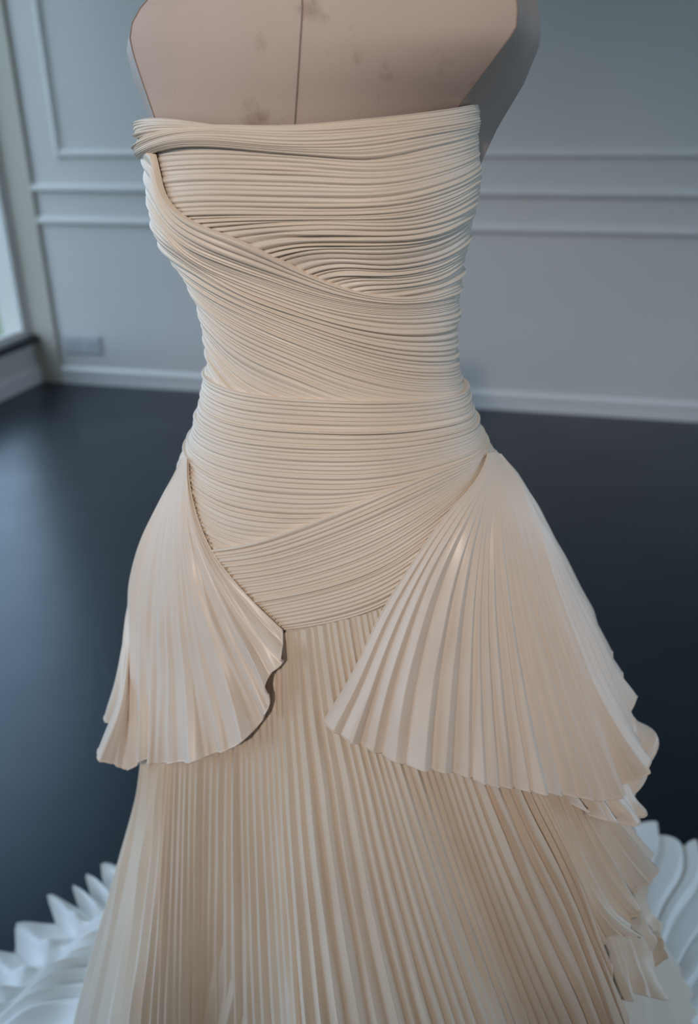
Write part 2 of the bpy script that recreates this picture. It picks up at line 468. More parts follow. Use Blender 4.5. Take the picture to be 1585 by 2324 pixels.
def guide(pts, off=(0.0, 0.0), n=26, before=None, after=None, k=10):
    """pleat line drawn on the figure; before/after = (d theta deg, d z, d off) runs it on out of sight"""
    pts = np.asarray(pts, float)
    offs = np.interp(np.linspace(0, 1, len(pts)), np.linspace(0, 1, len(off)), off)
    c = catmull(np.column_stack([pts, offs * 1000]), n)
    g = np.array([[*locate(x, y, o / 1000), o / 1000] for x, y, o in c])
    nrm = figure_normal(g[:, 0], g[:, 1]); pos = figure(g[:, 0], g[:, 1]) - np.array([0, 0, CAM_H])
    face = -(nrm * pos).sum(1) / np.linalg.norm(pos, axis=1)
    lo_, hi_ = 0, len(g)
    if isinstance(before, (int, float)):
        while lo_ < len(g) * 0.4 and face[lo_] < 0.36: lo_ += 1
    if isinstance(after, (int, float)):
        while hi_ > len(g) * 0.6 and face[hi_ - 1] < 0.36: hi_ -= 1
    g = g[lo_:hi_]
    for _ in range(4):      # drop stray hits
        mid = 0.5 * (g[:-2, :2] + g[2:, :2]); dev = np.abs(g[1:-1, :2] - mid)
        bad = (dev[:, 0] > 0.025) | (dev[:, 1] > 0.005)
        g[1:-1, :2][bad] = mid[bad]
    if isinstance(before, (int, float)) or isinstance(after, (int, float)):
        g[:, 0] = np.maximum.accumulate(g[:, 0]) + np.arange(len(g)) * 1e-3
    for _ in range(5):      # take the pixel jitter out
        g[1:-1, :2] = 0.25 * g[:-2, :2] + 0.5 * g[1:-1, :2] + 0.25 * g[2:, :2]
    def ext(p, q, d):
        t = np.linspace(0, 1, k + 1)[1:, None]
        if isinstance(d, (int, float)):
            dth = (math.radians(d) - p[0]) * t[:, 0]
            sl = (p[1] - q[1]) / (p[0] - q[0]) if abs(p[0] - q[0]) > 1e-4 else 0.0
            sl = min(max(sl, -0.06), 0.06)
            z = p[1] + sl * np.sign(dth) * 0.35 * (1 - np.exp(-np.abs(dth) / 0.35))
            return np.column_stack([p[0] + dth, z, np.full(len(z), p[2])])
        end = p + np.array([math.radians(d[0]), d[1], d[2] if len(d) > 2 else 0.0])
        return p * (1 - t) + end * t
    if before is not None:
        g = np.vstack([ext(g[0], g[3], before)[::-1], g])
    if after is not None:
        g = np.vstack([g, ext(g[-1], g[-4], after)])
    return g

def resample(g, n):
    s = np.linspace(0, 1, len(g)); q = np.linspace(0, 1, n)
    return np.stack([np.interp(q, s, g[:, k]) for k in range(g.shape[1])], 1)

def smooth_noise(rows, cols, freq, r=rng):
    k = max(3, int(freq) + 3)
    a = r.normal(size=(rows, k))
    x = np.linspace(0, k - 1.001, cols)
    i = x.astype(int); t = x - i
    t = t * t * (3 - 2 * t)
    return a[:, i] * (1 - t) + a[:, np.minimum(i + 1, k - 1)] * t

def cloth(name, guides, counts, mat, parent, ratio=0.45, K=8, cols=90, shape='roll', lift=0.0,
          taper=None, jitter=0.28, edge_drop=0.0, bulge=0.0, bulge_u=(1.0, 1.0), vary=0.25, wave=None, ret=False, peak=0.5, max_h=0.02):
    """a sheet whose pleats follow the guides; pleat height scales with the local pleat width"""
    G = np.stack([resample(g, cols) for g in guides])            # guides x cols x 3
    npl = int(sum(counts))
    # pleat boundaries in guide space, of uneven widths
    marks = [0.0]
    for i, c in enumerate(counts):
        w = 1 + jitter * rng.uniform(-1, 1, int(c)); w /= w.sum()
        marks += list(i + np.cumsum(w))
    marks = np.array(marks); marks[-1] = len(guides) - 1
    def sheet(v):
        v = np.asarray(v); i = np.clip(v.astype(int), 0, len(guides) - 2); t = (v - i)[:, None, None]
        g0 = G[np.maximum(i - 1, 0)]; g1 = G[i]; g2 = G[i + 1]; g3 = G[np.minimum(i + 2, len(guides) - 1)]
        m1 = np.where((i == 0)[:, None, None], g2 - g1, 0.5 * (g2 - g0)); m2 = np.where((i == len(guides) - 2)[:, None, None], g2 - g1, 0.5 * (g3 - g1))
        return (2*t**3 - 3*t**2 + 1) * g1 + (t**3 - 2*t**2 + t) * m1 + (-2*t**3 + 3*t**2) * g2 + (t**3 - t**2) * m2
    B = sheet(marks)
    bp = on_figure(B[..., 0], B[..., 1], B[..., 2])
    wid = np.linalg.norm(np.diff(bp, axis=0), axis=-1)           # pleat x col
    amp = np.exp(vary * smooth_noise(npl, cols, 5)) * np.exp(vary * 0.8 * rng.normal(size=(npl, 1)))
    skew = np.exp(0.35 * smooth_noise(npl, cols, 3))
    if shape == 'roll':
        s = np.tile(np.linspace(0, 1, K, endpoint=False), (npl, 1))
        ss = s[:, :, None] ** skew[:, None, :]
        h = np.sin(np.pi * np.clip(ss, 0, 1)) ** 0.75
    else:   # folded pleats: two faces meeting in a crisp edge
        pk = np.clip(peak + 0.06 * rng.normal(size=npl), 0.15, 0.85)[:, None]
        s = np.concatenate([0 * pk, 0.10 * pk, 0.5 * pk, pk - 0.05, pk, pk + 0.05, pk + 0.5 * (1 - pk), pk + 0.92 * (1 - pk)], 1)
        K = 8
        h = np.where(s < pk, s / pk, (1 - s) / (1 - pk))[:, :, None]
        h = h ** 0.9
    h = h * amp[:, None, :] * np.minimum(wid[:, None, :] * ratio, max_h)
    if taper is not None:
        h = h * np.interp(np.linspace(0, 1, cols), np.linspace(0, 1, len(taper)), taper)
    h = np.concatenate([h.reshape(npl * K, cols), np.zeros((1, cols))])
    v = np.concatenate([(marks[:-1, None] + np.diff(marks)[:, None] * s).reshape(-1), marks[-1:]])
    Q = sheet(v)
    vv = np.linspace(0, 1, len(v))[:, None]
    o = Q[..., 2] + h + lift
    if bulge:
        o = o + bulge * np.sin(np.pi * vv) ** 0.6 * np.interp(np.linspace(0, 1, cols), np.linspace(0, 1, len(bulge_u)), bulge_u)
    if edge_drop:
        o[0] -= edge_drop
    if wave is not None:
        o = o + wave(vv * (len(guides) - 1), np.linspace(0, 1, cols)[None, :])
    P = on_figure(Q[..., 0], Q[..., 1], o)
    ob = grid_obj(name, P, mat, parent)
    if ret:
        return ob, P, Q
    return ob

# ------------------------------------------------------------------ the gown
gown = empty('pleated_gown', (0.0, AXIS_Y, 0.0))
tag(gown, 'strapless ivory satin gown of fine pleats with fan peplums and long train', 'dress')

L_EXT = -122.0
R_EXT = 122.0
# lining under everything, closed round the back
th = np.radians(np.linspace(-180, 180, 145))[:-1]
def lining_top(t):
    return 1.285 - 0.045 * np.clip((np.abs(t) - 1.3) / 0.5, 0, 1)
rows = np.linspace(0, 1, 40)
T = np.tile(th, (40, 1)); Z = lining_top(T) * (1 - rows[:, None]) + 0.80 * rows[:, None]
lin = grid_obj('lining', on_figure(T, Z, np.full(T.shape, -0.002)), M['satin'], gown, close_u=True)

# pleated back, level folds
gs = []
for zz in (1.240, 1.18, 1.10, 1.03, 0.96, 0.90):
    tt = np.radians(np.linspace(78, 282, 50))
    gs.append(np.column_stack([tt, np.full(50, zz), np.interp(np.abs(np.degrees(tt) - 180), [0, 50, 64, 102], [0.002, 0.002, -0.006, -0.009])]))
cloth('back_panel', gs, [9, 12, 10, 10, 9], M['satin'], gown, ratio=0.4, K=6, cols=50)

# upper bust: level pleats that lift towards the viewer's right
bust = [
    guide([(347, 322), (420, 316), (513, 322), (616, 334), (740, 342), (850, 348), (904, 338), (1000, 318), (1083, 296)], before=(-12, 0), after=R_EXT),
    guide([(352, 372), (430, 364), (560, 366), (700, 372), (850, 384), (940, 372), (1020, 352), (1085, 334)], before=(-12, 0), after=R_EXT),
    guide([(362, 442), (425, 432), (560, 434), (700, 437), (850, 440), (931, 428), (1010, 404), (1086, 374)], before=(-12, 0), after=R_EXT),
    guide([(394, 492), (460, 488), (560, 488), (700, 490), (823, 488), (931, 480), (1010, 456), (1084, 420)], before=(-12, 0), after=R_EXT),
    guide([(440, 520), (520, 512), (620, 506), (740, 502), (860, 508), (960, 500), (1030, 472), (1076, 448)], before=(-12, 0), after=R_EXT),
    guide([(540, 560), (600, 546), (680, 536), (780, 534), (860, 536), (960, 530), (1030, 506), (1070, 480)], before=(-12, 0), after=R_EXT),
    guide([(620, 600), (690, 578), (760, 574), (850, 578), (940, 572), (1010, 552), (1060, 520)], before=(-12, 0), after=R_EXT),
    guide([(690, 640), (740, 618), (800, 612), (870, 618), (950, 610), (1010, 592), (1054, 564)], before=(-12, 0), after=R_EXT),
    guide([(760, 680), (820, 660), (880, 656), (950, 648), (1010, 632), (1046, 606)], (0.0, -0.001), before=(-12, 0), after=R_EXT),
    guide([(800, 730), (860, 715), (900, 710), (950, 702), (1010, 690), (1042, 672)], (-0.003, -0.004), before=(-12, 0), after=R_EXT),
]
cloth('bust_panel', bust, [5, 6, 5, 3, 3, 4, 4, 5, 5], M['satin'], gown, jitter=0.42, vary=0.34, max_h=0.0024, ratio=0.38, cols=110)

# draped sash sweeping from under the arm across the ribs
sash = [
    guide([(347, 350), (354, 412), (374, 462), (402, 491), (470, 521), (560, 553), (650, 603), (740, 643), (860, 676), (960, 676), (1044, 644)], (0.006, 0.006, 0.005, 0.003, 0.001), after=R_EXT, before=-118.0),
    guide([(344, 358), (348, 430), (364, 500), (402, 545), (470, 578), (568, 618), (712, 668), (832, 694), (950, 698), (1038, 680)], (0.005, 0.005, 0.003, 0.001), after=R_EXT, before=-118.0),
    guide([(346, 400), (360, 490), (394, 546), (440, 590), (568, 646), (712, 696), (832, 722), (940, 728), (1036, 714)], (0.004, 0.004, 0.002, 0.001), after=R_EXT, before=-118.0),
    guide([(354, 500), (376, 560), (418, 612), (477, 657), (606, 722), (712, 762), (856, 808), (950, 824), (1032, 822)], (0.004, 0.003, 0.002, 0.001), after=R_EXT, before=-118.0),
    guide([(396, 580), (425, 636), (470, 692), (544, 741), (688, 803), (832, 857), (952, 880), (1050, 876)], (0.003, 0.001), after=R_EXT, before=-118.0),
    guide([(430, 645), (452, 700), (490, 762), (544, 808), (688, 871), (764, 903), (900, 925), (1060, 915)], (0.002, 0.001), after=R_EXT, before=-118.0),
    guide([(452, 700), (466, 760), (496, 835), (530, 888), (600, 925), (700, 945), (900, 955), (1062, 935)], (0.001, 0.001), after=R_EXT, before=-118.0),
    guide([(466, 750), (470, 800), (476, 860), (500, 905), (600, 950), (700, 965), (900, 975), (1070, 950)], (0.0, 0.0), after=R_EXT, before=-118.0),
]
cloth('draped_sash', sash, [5, 6, 8, 8, 7, 6, 5], M['satin'], gown, jitter=0.42, vary=0.34, max_h=0.0024, ratio=0.42, cols=120, edge_drop=0.003)

# waist panel over the sash
waist = [
    guide([(473, 862), (520, 884), (600, 898), (700, 906), (850, 911), (960, 907), (1058, 894)], (0.005, 0.005), before=L_EXT, after=R_EXT),
    guide([(465, 905), (510, 932), (600, 948), (700, 955), (850, 958), (960, 952), (1072, 932)], (0.004, 0.004), before=L_EXT, after=R_EXT),
    guide([(440, 980), (490, 1012), (600, 1032), (700, 1040), (850, 1038), (970, 1024), (1095, 990)], (0.004, 0.004), before=L_EXT, after=R_EXT),
    guide([(428, 1026), (477, 1064), (563, 1087), (692, 1100), (850, 1098), (970, 1072), (1108, 1024)], (0.004, 0.004), before=L_EXT, after=R_EXT),
    guide([(425, 1070), (470, 1118), (545, 1144), (640, 1156), (760, 1156), (880, 1130), (980, 1100), (1110, 1050)], (0.004, 0.003), before=L_EXT, after=R_EXT),
    guide([(428, 1120), (475, 1170), (540, 1192), (620, 1200), (740, 1196), (880, 1176), (980, 1140), (1110, 1080)], (0.004, 0.002), before=(-12, 0), after=R_EXT),
    guide([(445, 1180), (490, 1220), (550, 1238), (620, 1240), (740, 1236), (880, 1216), (980, 1180), (1110, 1110)], (0.004, 0.001), before=(-12, 0), after=R_EXT),
    guide([(465, 1235), (510, 1262), (560, 1272), (620, 1275), (740, 1270), (880, 1256), (980, 1220), (1110, 1150)], (0.003, 0.0), before=(-12, 0), after=R_EXT),
]
cloth('waist_panel', waist, [5, 8, 6, 5, 4, 4, 3], M['satin'], gown, jitter=0.42, vary=0.34, max_h=0.0024, ratio=0.42, cols=110, edge_drop=0.005)

# slanted hip band over the waist panel
hip = [
    guide([(468, 1247), (540, 1238), (600, 1223), (700, 1187), (850, 1125), (950, 1083), (1050, 1042), (1106, 1018)], (0.0065, 0.006), before=(-6, -0.005), after=(6, 0.0)),
    guide([(490, 1290), (600, 1278), (700, 1250), (850, 1192), (950, 1142), (1040, 1090), (1108, 1032)], (0.0055, 0.005), before=(-6, -0.005), after=(6, 0)),
    guide([(530, 1338), (640, 1322), (740, 1296), (850, 1256), (950, 1196), (1040, 1126), (1112, 1042)], (0.005, 0.005), before=(-6, -0.005), after=(6, 0)),
    guide([(580, 1388), (680, 1370), (780, 1346), (880, 1306), (960, 1252), (1060, 1155), (1116, 1055)], (0.004, 0.004), before=(-6, -0.005), after=(6, 0)),
    guide([(625, 1432), (700, 1424), (780, 1408), (880, 1374), (960, 1316), (1060, 1195), (1122, 1072)], (0.0015, 0.002), before=(-6, -0.005), after=(6, 0)),
]
cloth('hip_band', hip, [6, 8, 8, 7], M['satin'], gown, jitter=0.42, vary=0.34, max_h=0.0024, ratio=0.36, cols=90, edge_drop=0.006)

# neckline: a twisted roll of pleats
neck = [
    guide([(322, 316), (345, 303), (400, 288), (460, 281), (540, 284), (660, 284), (800, 272), (950, 256), (1030, 243), (1078, 237)], (0.004, 0.003, 0.002, 0.001), before=(-28, -0.006), after=92.0),
    guide([(326, 328), (350, 314), (400, 301), (480, 295), (560, 298), (660, 302), (800, 296), (950, 280), (1083, 256)], (0.006, 0.004, 0.002, 0.001), before=(-28, -0.006), after=94.0),
    guide([(332, 342), (352, 328), (410, 315), (480, 315), (560, 323), (660, 330), (800, 328), (860, 322), (950, 304), (1085, 280)], (0.007, 0.004, 0.002, 0.001), before=(-28, -0.006), after=96.0),
    guide([(338, 352), (358, 340), (420, 331), (513, 336), (616, 347), (740, 356), (850, 366), (904, 350), (1000, 328), (1085, 306)], (0.005, 0.003, 0.001, 0.0005), before=(-28, -0.006), after=98.0),
]
cloth('neckline_roll', neck, [4, 4, 4], M['satin'], gown, ratio=0.40, cols=110, bulge=0.0045, bulge_u=(1, 1, 0.9, 0.6, 0.35, 0.2, 0.12, 0.1), edge_drop=0.003, K=10)
twist = [
    guide([(316, 270), (345, 266), (400, 270), (450, 277), (520, 288)], (0.001, 0.001), before=(-28, -0.004)),
    guide([(318, 285), (340, 281), (400, 281), (450, 285), (510, 294)], (0.004, 0.002), before=(-28, -0.004)),
    guide([(321, 300), (342, 295), (400, 291), (450, 293), (500, 299)], (0.004, 0.002), before=(-28, -0.004)),
    guide([(325, 314), (350, 310), (400, 303), (450, 302), (500, 305)], (0.002, 0.001), before=(-28, -0.004)),
]
cloth('neckline_twist', twist, [2, 2, 2], M['satin'], gown, ratio=0.45, cols=50, bulge=0.003, edge_drop=0.004, K=10)

# ---- skirt layers
def skirt_guides(pts_list, offs, floor_z=0.015):
    out = []
    for p, o in zip(pts_list, offs):
        g = guide(p, o, n=30)
        t, z, of = g[-1]
        if floor_z is not None:
            d = g[-1] - g[-4]
            steps = 10
            zz = np.linspace(z, floor_z, steps + 1)[1:]
            slope = d[0] / min(d[1], -1e-3) * 0.5
            e = np.column_stack([t + slope * (zz - z), zz, np.full(steps, of)])
            g = np.vstack([g, e])
        out.append(g)
    return out

# underskirt, all round
ug = []
for tdeg in np.linspace(-180, 180, 19):
    z = np.linspace(0.90, 0.012, 44)
    t = np.full(44, math.radians(tdeg))
    o = -0.030 + 0.010 * np.sin(math.radians(tdeg) * 7 + 1.0) * np.linspace(0, 1, 44) ** 1.5
    ug.append(np.column_stack([t, z, o]))
cloth('underskirt', ug, [4] * 18, M['satin'], gown, ratio=0.34, peak=0.6, cols=60, shape='knife', taper=(0.2, 0.7, 1, 1))

front = [
    [(352, 1470), (330, 1600), (319, 1745), (283, 1900), (226, 2100), (160, 2324)],
    [(365, 1460), (350, 1600), (338, 1745), (312, 1900), (272, 2100), (222, 2324)],
    [(395, 1450), (383, 1600), (373, 1750), (360, 1900), (342, 2100), (318, 2324)],
    [(440, 1445), (425, 1600), (418, 1750), (412, 1900), (408, 2100), (404, 2324)],
    [(510, 1440), (498, 1600), (492, 1750), (487, 1900), (485, 2100), (484, 2324)],
    [(590, 1438), (586, 1600), (588, 1750), (594, 1900), (603, 2100), (616, 2324)],
    [(650, 1435), (656, 1600), (666, 1750), (676, 1900), (694, 2100), (716, 2324)],
    [(740, 1415), (768, 1600), (800, 1750), (828, 1900), (870, 2100), (925, 2324)],
    [(822, 1395), (860, 1600), (900, 1750), (945, 1900), (1008, 2100), (1085, 2324)],
    [(880, 1375), (940, 1600), (992, 1770), (1060, 1980), (1185, 2324)],
    [(950, 1350), (1020, 1600), (1085, 1800), (1165, 2012), (1300, 2324)],
]
foff = [(0.0, -0.006, -0.010), (0.0, -0.003, -0.006), (0.001, 0.008, 0.022), (0.001, 0.003, 0.004), (0.001, -0.008, -0.034), (0.001, -0.004, -0.022),
        (0.001, 0.008, 0.026), (0.001, 0.008, 0.024), (0.002, 0.006, 0.014), (0.003, -0.006, -0.026), (0.003, 0.0, -0.008)]
fg = skirt_guides(front, foff)
# the layer's right edge climbs in a ruffled hem
fg += [guide([(1030, 1330), (1120, 1600), (1205, 1804), (1292, 1980), (1384, 2240)], (0.003, 0.008, 0.018), n=40),
       guide([(1060, 1300), (1170, 1600), (1262, 1814), (1338, 2000), (1392, 2080), (1442, 2112)], (0.003, 0.008, 0.028), n=40),
       guide([(1080, 1300), (1200, 1600), (1310, 1820), (1385, 1960), (1430, 2048)], (0.003, 0.007, 0.014), n=40),
       guide([(1100, 1300), (1220, 1560), (1350, 1790), (1405, 1880), (1462, 1955)], (0.003, 0.006, 0.014), n=40)]
g = fg[-1].copy(); g[:, 0] += np.linspace(0.1, 0.4, len(g)); g[:, 1] += np.linspace(0, 0.06, len(g)); g[:, 2] -= np.linspace(0, 0.012, len(g)); fg.append(g)
def hem_wave(v, u):
    return 0.009 * np.sin(v * 7.0) * np.clip((u - 0.8) / 0.2, 0, 1) ** 1.5 * np.clip((v - 10.2) / 0.5, 0, 1)
sk, SP_, SQ_ = cloth('skirt', fg, [4, 4, 5, 5, 6, 5, 5, 6, 5, 5, 5, 5, 4, 4, 6], M['satin'], gown, max_h=0.008, ratio=0.46, peak=0.62, K=8, cols=120, shape='knife',
      taper=(0.75, 0.9, 1, 1, 1), wave=hem_wave, vary=0.18, jitter=0.22, ret=True)
n0 = int((SP_.shape[0] - 1) * 0.70)
tube('hem', SP_[n0:, -1], 0.0009, M['satin'], sk)

# ---- peplum fans
def hemmed(o, P, c0=0):
    tube('hem', P[:, -1], 0.0009, M['satin_gloss'], o)
    return o
rp = [
    guide([(1108, 1028), (1085, 1085), (1010, 1170), (940, 1272), (870, 1385), (800, 1530), (735, 1637)], (0.009, 0.009, 0.008, 0.012), n=40),
    guide([(1110, 1028), (1094, 1095), (1040, 1190), (980, 1305), (930, 1440), (890, 1580), (868, 1712)], (0.010, 0.014, 0.018, 0.020), n=40),
    guide([(1113, 1028), (1106, 1105), (1080, 1220), (1055, 1380), (1040, 1550), (1030, 1754)], (0.010, 0.014, 0.020, 0.026), n=40),
    guide([(1117, 1027), (1118, 1105), (1112, 1220), (1110, 1380), (1118, 1560), (1136, 1784)], (0.010, 0.014, 0.020, 0.028), n=40),
    guide([(1121, 1026), (1132, 1105), (1142, 1220), (1162, 1380), (1196, 1580), (1240, 1796)], (0.010, 0.014, 0.020, 0.030), n=40),
    guide([(1126, 1027), (1148, 1098), (1172, 1210), (1208, 1370), (1262, 1560), (1345, 1812)], (0.010, 0.014, 0.020, 0.032), n=40),
    guide([(1132, 1029), (1164, 1090), (1198, 1190), (1244, 1335), (1308, 1520), (1420, 1795)], (0.010, 0.014, 0.022, 0.040), n=40),
    guide([(1138, 1031), (1176, 1078), (1212, 1160), (1256, 1290), (1312, 1440), (1392, 1620), (1452, 1708)], (0.010, 0.014, 0.022, 0.045), n=40),
]
for dt, dz in ((0.35, 0.03), (0.8, 0.07), (1.3, 0.08)):
    g = rp[7].copy(); k = np.linspace(0, 1, len(g))
    g[:, 0] += dt * (0.12 + 0.88 * k ** 0.7); g[:, 1] += dz * k; g[:, 2] = 0.004 + 0.022 * k; rp.append(g)
def rwave(v, u):
    e = np.clip((u - 0.55) / 0.45, 0, 1) ** 2
    return e * (0.004 * np.sin(v * 6.3) + 0.007 * np.sin(v * 4.1 + 1) * np.clip((v - 3) / 2, 0, 1))
o, P, Q = cloth('peplum', rp, [3, 3, 3, 3, 3, 4, 4, 4, 4, 4], M['satin_gloss'], gown, ratio=0.34, peak=0.66, K=8, cols=70, shape='knife',
                taper=(0.5, 0.9, 1, 1), wave=rwave, vary=0.12, jitter=0.15, ret=True)
hemmed(o, P)
tube('edge_binding', P[0, :], 0.0009, M['satin_gloss'], o)

lp = [
    guide([(427, 1042), (430, 1100), (450, 1180), (480, 1250), (520, 1305), (560, 1350), (600, 1390), (641, 1430)], (0.008, 0.0075, 0.0075, 0.008), n=40),
    guide([(425, 1041), (428, 1110), (450, 1210), (500, 1310), (560, 1400), (606, 1460), (642, 1500)], (0.010, 0.011, 0.012, 0.016), n=40),
    guide([(424, 1040), (425, 1110), (445, 1215), (492, 1325), (546, 1425), (588, 1500), (607, 1538)], (0.010, 0.012, 0.016, 0.024), n=40),
    guide([(422, 1040), (422, 1110), (440, 1220), (482, 1340), (532, 1450), (580, 1545), (610, 1605)], (0.010, 0.012, 0.016, 0.018), n=40),
    guide([(420, 1039), (414, 1110), (425, 1230), (450, 1370), (490, 1500), (525, 1600), (546, 1684)], (0.010, 0.012, 0.016, 0.020), n=40),
    guide([(418, 1039), (405, 1110), (405, 1230), (415, 1380), (435, 1530), (452, 1640), (462, 1717)], (0.010, 0.012, 0.016, 0.022), n=40),
    guide([(416, 1039), (394, 1110), (378, 1230), (373, 1380), (378, 1530), (375, 1640), (372, 1732)], (0.010, 0.012, 0.016, 0.022), n=40),
    guide([(414, 1040), (384, 1112), (352, 1225), (334, 1345), (328, 1480), (330, 1620), (332, 1722)], (0.010, 0.012, 0.014, 0.022), n=40),
    guide([(412, 1042), (375, 1120), (330, 1232), (305, 1340), (298, 1460), (296, 1590), (290, 1745)], (0.010, 0.012, 0.014, 0.030), n=40),
    guide([(410, 1044), (371, 1125), (324, 1236), (299, 1340), (292, 1450), (282, 1580), (242, 1712)], (0.010, 0.012, 0.014, 0.045), n=40),
]
for dt, dz in ((-0.3, 0.01), (-0.75, 0.03), (-1.2, 0.05)):
    g = lp[-1].copy() if dt == -0.3 else lp[-2 if dt == -0.75 else -3].copy(); k = np.linspace(0, 1, len(g))
    g[:, 0] += dt * (0.12 + 0.88 * k ** 0.7); g[:, 1] += dz * k; g[:, 2] = 0.004 + 0.010 * k; lp.append(g)
def lwave(v, u):
    e = np.clip((u - 0.5) / 0.5, 0, 1) ** 2
    return e * (0.004 * np.sin(v * 5.0) + 0.007 * np.sin(v * 7.1 + 1) * np.clip((v - 5.5) / 1.5, 0, 1)) + 0.004 * np.sin(v * 9 + u * 3) * e
o, P, Q = cloth('peplum', lp, [2, 1, 2, 3, 3, 3, 3, 3, 3, 4, 4, 3], M['satin_gloss'], gown, ratio=0.20, K=8, cols=70, shape='knife',
                taper=(0.8, 0.9, 0.9, 0.8), wave=lwave, vary=0.3, jitter=0.3, ret=True)
hemmed(o, P)
tube('edge_binding', P[0, :], 0.0009, M['satin_gloss'], o)

# second frill under the right-hand fan
fr_ = [guide([(1235, 1700), (1262, 1760), (1296, 1822)], (0.012, 0.02), n=24),
       guide([(1270, 1700), (1310, 1780), (1345, 1852)], (0.012, 0.026), n=24),
       guide([(1310, 1690), (1355, 1780), (1392, 1858)], (0.012, 0.030), n=24),
       guide([(1345, 1690), (1395, 1780), (1432, 1852)], (0.012, 0.034), n=24)]
g = fr_[-1].copy(); g[:, 0] += 0.35; g[:, 1] += np.linspace(0, 0.03, len(g)); fr_.append(g)
o, P, Q = cloth('frill', fr_, [2, 2, 2, 3], M['satin_gloss'], gown, ratio=0.30, K=10, cols=30, shape='roll', ret=True,
                wave=lambda v, u: 0.010 * np.sin(v * 5.5) * u ** 2)
hemmed(o, P)
# lower tier behind the skirt's ruffled edge
tr_ = [guide([(1330, 2020), (1372, 2150), (1402, 2262)], (-0.010, -0.006, 0.002), n=24),
       guide([(1370, 2010), (1412, 2150), (1445, 2256)], (-0.010, -0.006, 0.008), n=24),
       guide([(1405, 2000), (1450, 2130), (1482, 2246)], (-0.010, -0.006, 0.008), n=24),
       guide([(1435, 1990), (1466, 2080), (1486, 2150)], (-0.010, -0.006, 0.004), n=24)]
g = tr_[-1].copy(); g[:, 0] += np.linspace(0.08, 0.10, len(g)); g[:, 1] += np.linspace(0, 0.02, len(g)); g[:, 2] = np.linspace(-0.022, -0.020, len(g)); tr_.append(g)
o, P, Q = cloth('lower_tier', tr_, [2, 2, 2, 2], M['satin'], gown, ratio=0.34, K=10, cols=40, shape='knife', ret=True,
                wave=lambda v, u: 0.010 * np.sin(v * 4.5 + 0.5) * u ** 2)
hemmed(o, P)

# ---- train spread on the floor round the back, folds running outwards
def train():
    cols, npl, K = 70, 60, 10
    n = npl * K + 1
    r2 = np.random.default_rng(5)
    w = np.exp(0.35 * r2.normal(size=npl)); w = np.r_[0, np.cumsum(w / w.sum())]
    deg = np.interp(np.linspace(0, npl, n), np.arange(npl + 1), 70 + 225 * w)   # from the front, over the viewer's left and round the back
    ang = -np.radians(deg)
    s = np.linspace(0, npl, n); k = np.minimum(s.astype(int), npl - 1); f = s - k
    pk = np.clip(0.45 + 0.15 * r2.normal(size=npl), 0.2, 0.8)[k]
    tri = np.where(f < pk, f / pk, (1 - f) / (1 - pk))
    fold = tri * tri * (3 - 2 * tri) * 0.5 + tri * 0.5
    amp = np.exp(0.35 * r2.normal(size=npl)); tip = r2.normal(size=npl)
    a_s = amp[k] * fold; t_s = tip[k] * fold
    rout = np.interp(deg, [70, 85, 98, 106, 117, 130, 180, 215, 233, 243, 260, 295], [0.80, 0.73, 0.65, 0.605, 0.555, 0.53, 0.54, 0.60, 0.70, 0.78, 0.90, 0.96])
    rin = np.interp(deg, [70, 130, 230, 295], [0.36, 0.30, 0.32, 0.42])
    u = np.linspace(0, 1, cols)
    right = np.clip((deg - 200) / 20, 0, 1)[:, None]
    R = rin[:, None] * (1 - u) + (rout * (1 + 0.035 * a_s + 0.010 * t_s - 0.03))[:, None] * u
    crease = (1 - (1 - fold) ** 3) * np.minimum(amp[k], 1.2)
    z = 0.006 + (a_s[:, None] * (1 - right) + crease[:, None] * right * 0.42) * (0.014 + 0.022 * u[None])
    z = z + 0.13 * (1 - u[None]) ** 2
    # the heap by the viewer's left: long soft folds lying across the pleats
    lump = np.exp(-((u[None] - 0.42) / 0.16) ** 2) + 0.8 * np.exp(-((u[None] - 0.68) / 0.09) ** 2)
    z = z + (1 - right) * 0.040 * lump * np.clip(np.sin(np.radians(deg[:, None] - 70) * 2.2 + 0.4), 0, 1)
    A = ang[:, None] + 0.16 * np.sin(u[None] * 4.0 + deg[:, None] * 0.05) * (1 - u[None]) * u[None] * 2 - right * 0.55 * (1 - u[None])
    x = 0.04 + R * np.sin(A) - 0.04 * (1 - right)
    y = AXIS_Y - R * np.cos(A)
    return np.stack([x, y, z], -1)
P = train()
tr_o = grid_obj('train', P, M['train'], gown)
tube('hem', P[:, -1], 0.0015, M['train'], tr_o)

# ------------------------------------------------------------------ the dress form
form = empty('dress_form', (-0.02, AXIS_Y, 0.0))
tag(form, 'beige linen dress form torso with flat arm plates wearing the gown', 'mannequin')
# ridges: front left, front right, back right, back left, at heights given in the picture
def ridge(pts):
    q = np.array([at(*p) for p in pts]); k = np.argsort(q[:, 2]); return q[k]
FL = ridge([(290, 58, 0.715), (302, 120, 0.712), (325, 190, 0.708), (350, 262, 0.706), (372, 330, 0.71)])
FR = ridge([(1186, 40, 0.655), (1150, 95, 0.655), (1100, 160, 0.665), (1040, 240, 0.684), (985, 320, 0.70)])
BR = ridge([(1236, 40, 0.755), (1225, 105, 0.76), (1190, 190, 0.765), (1130, 290, 0.765), (1086, 385, 0.765)])
BL = ridge([(285, 78, 0.80), (287, 115, 0.80), (306, 190, 0.80), (338, 265, 0.79), (362, 335, 0.78)])
lo, hi = 1.245, 1.352
def at_z(r, z):
    return np.stack([np.interp(z, r[:, 2], r[:, k]) for k in (0, 1)], -1)
zs = list(np.linspace(lo, hi, 16))
NF, NS, NB = 40, 10, 30
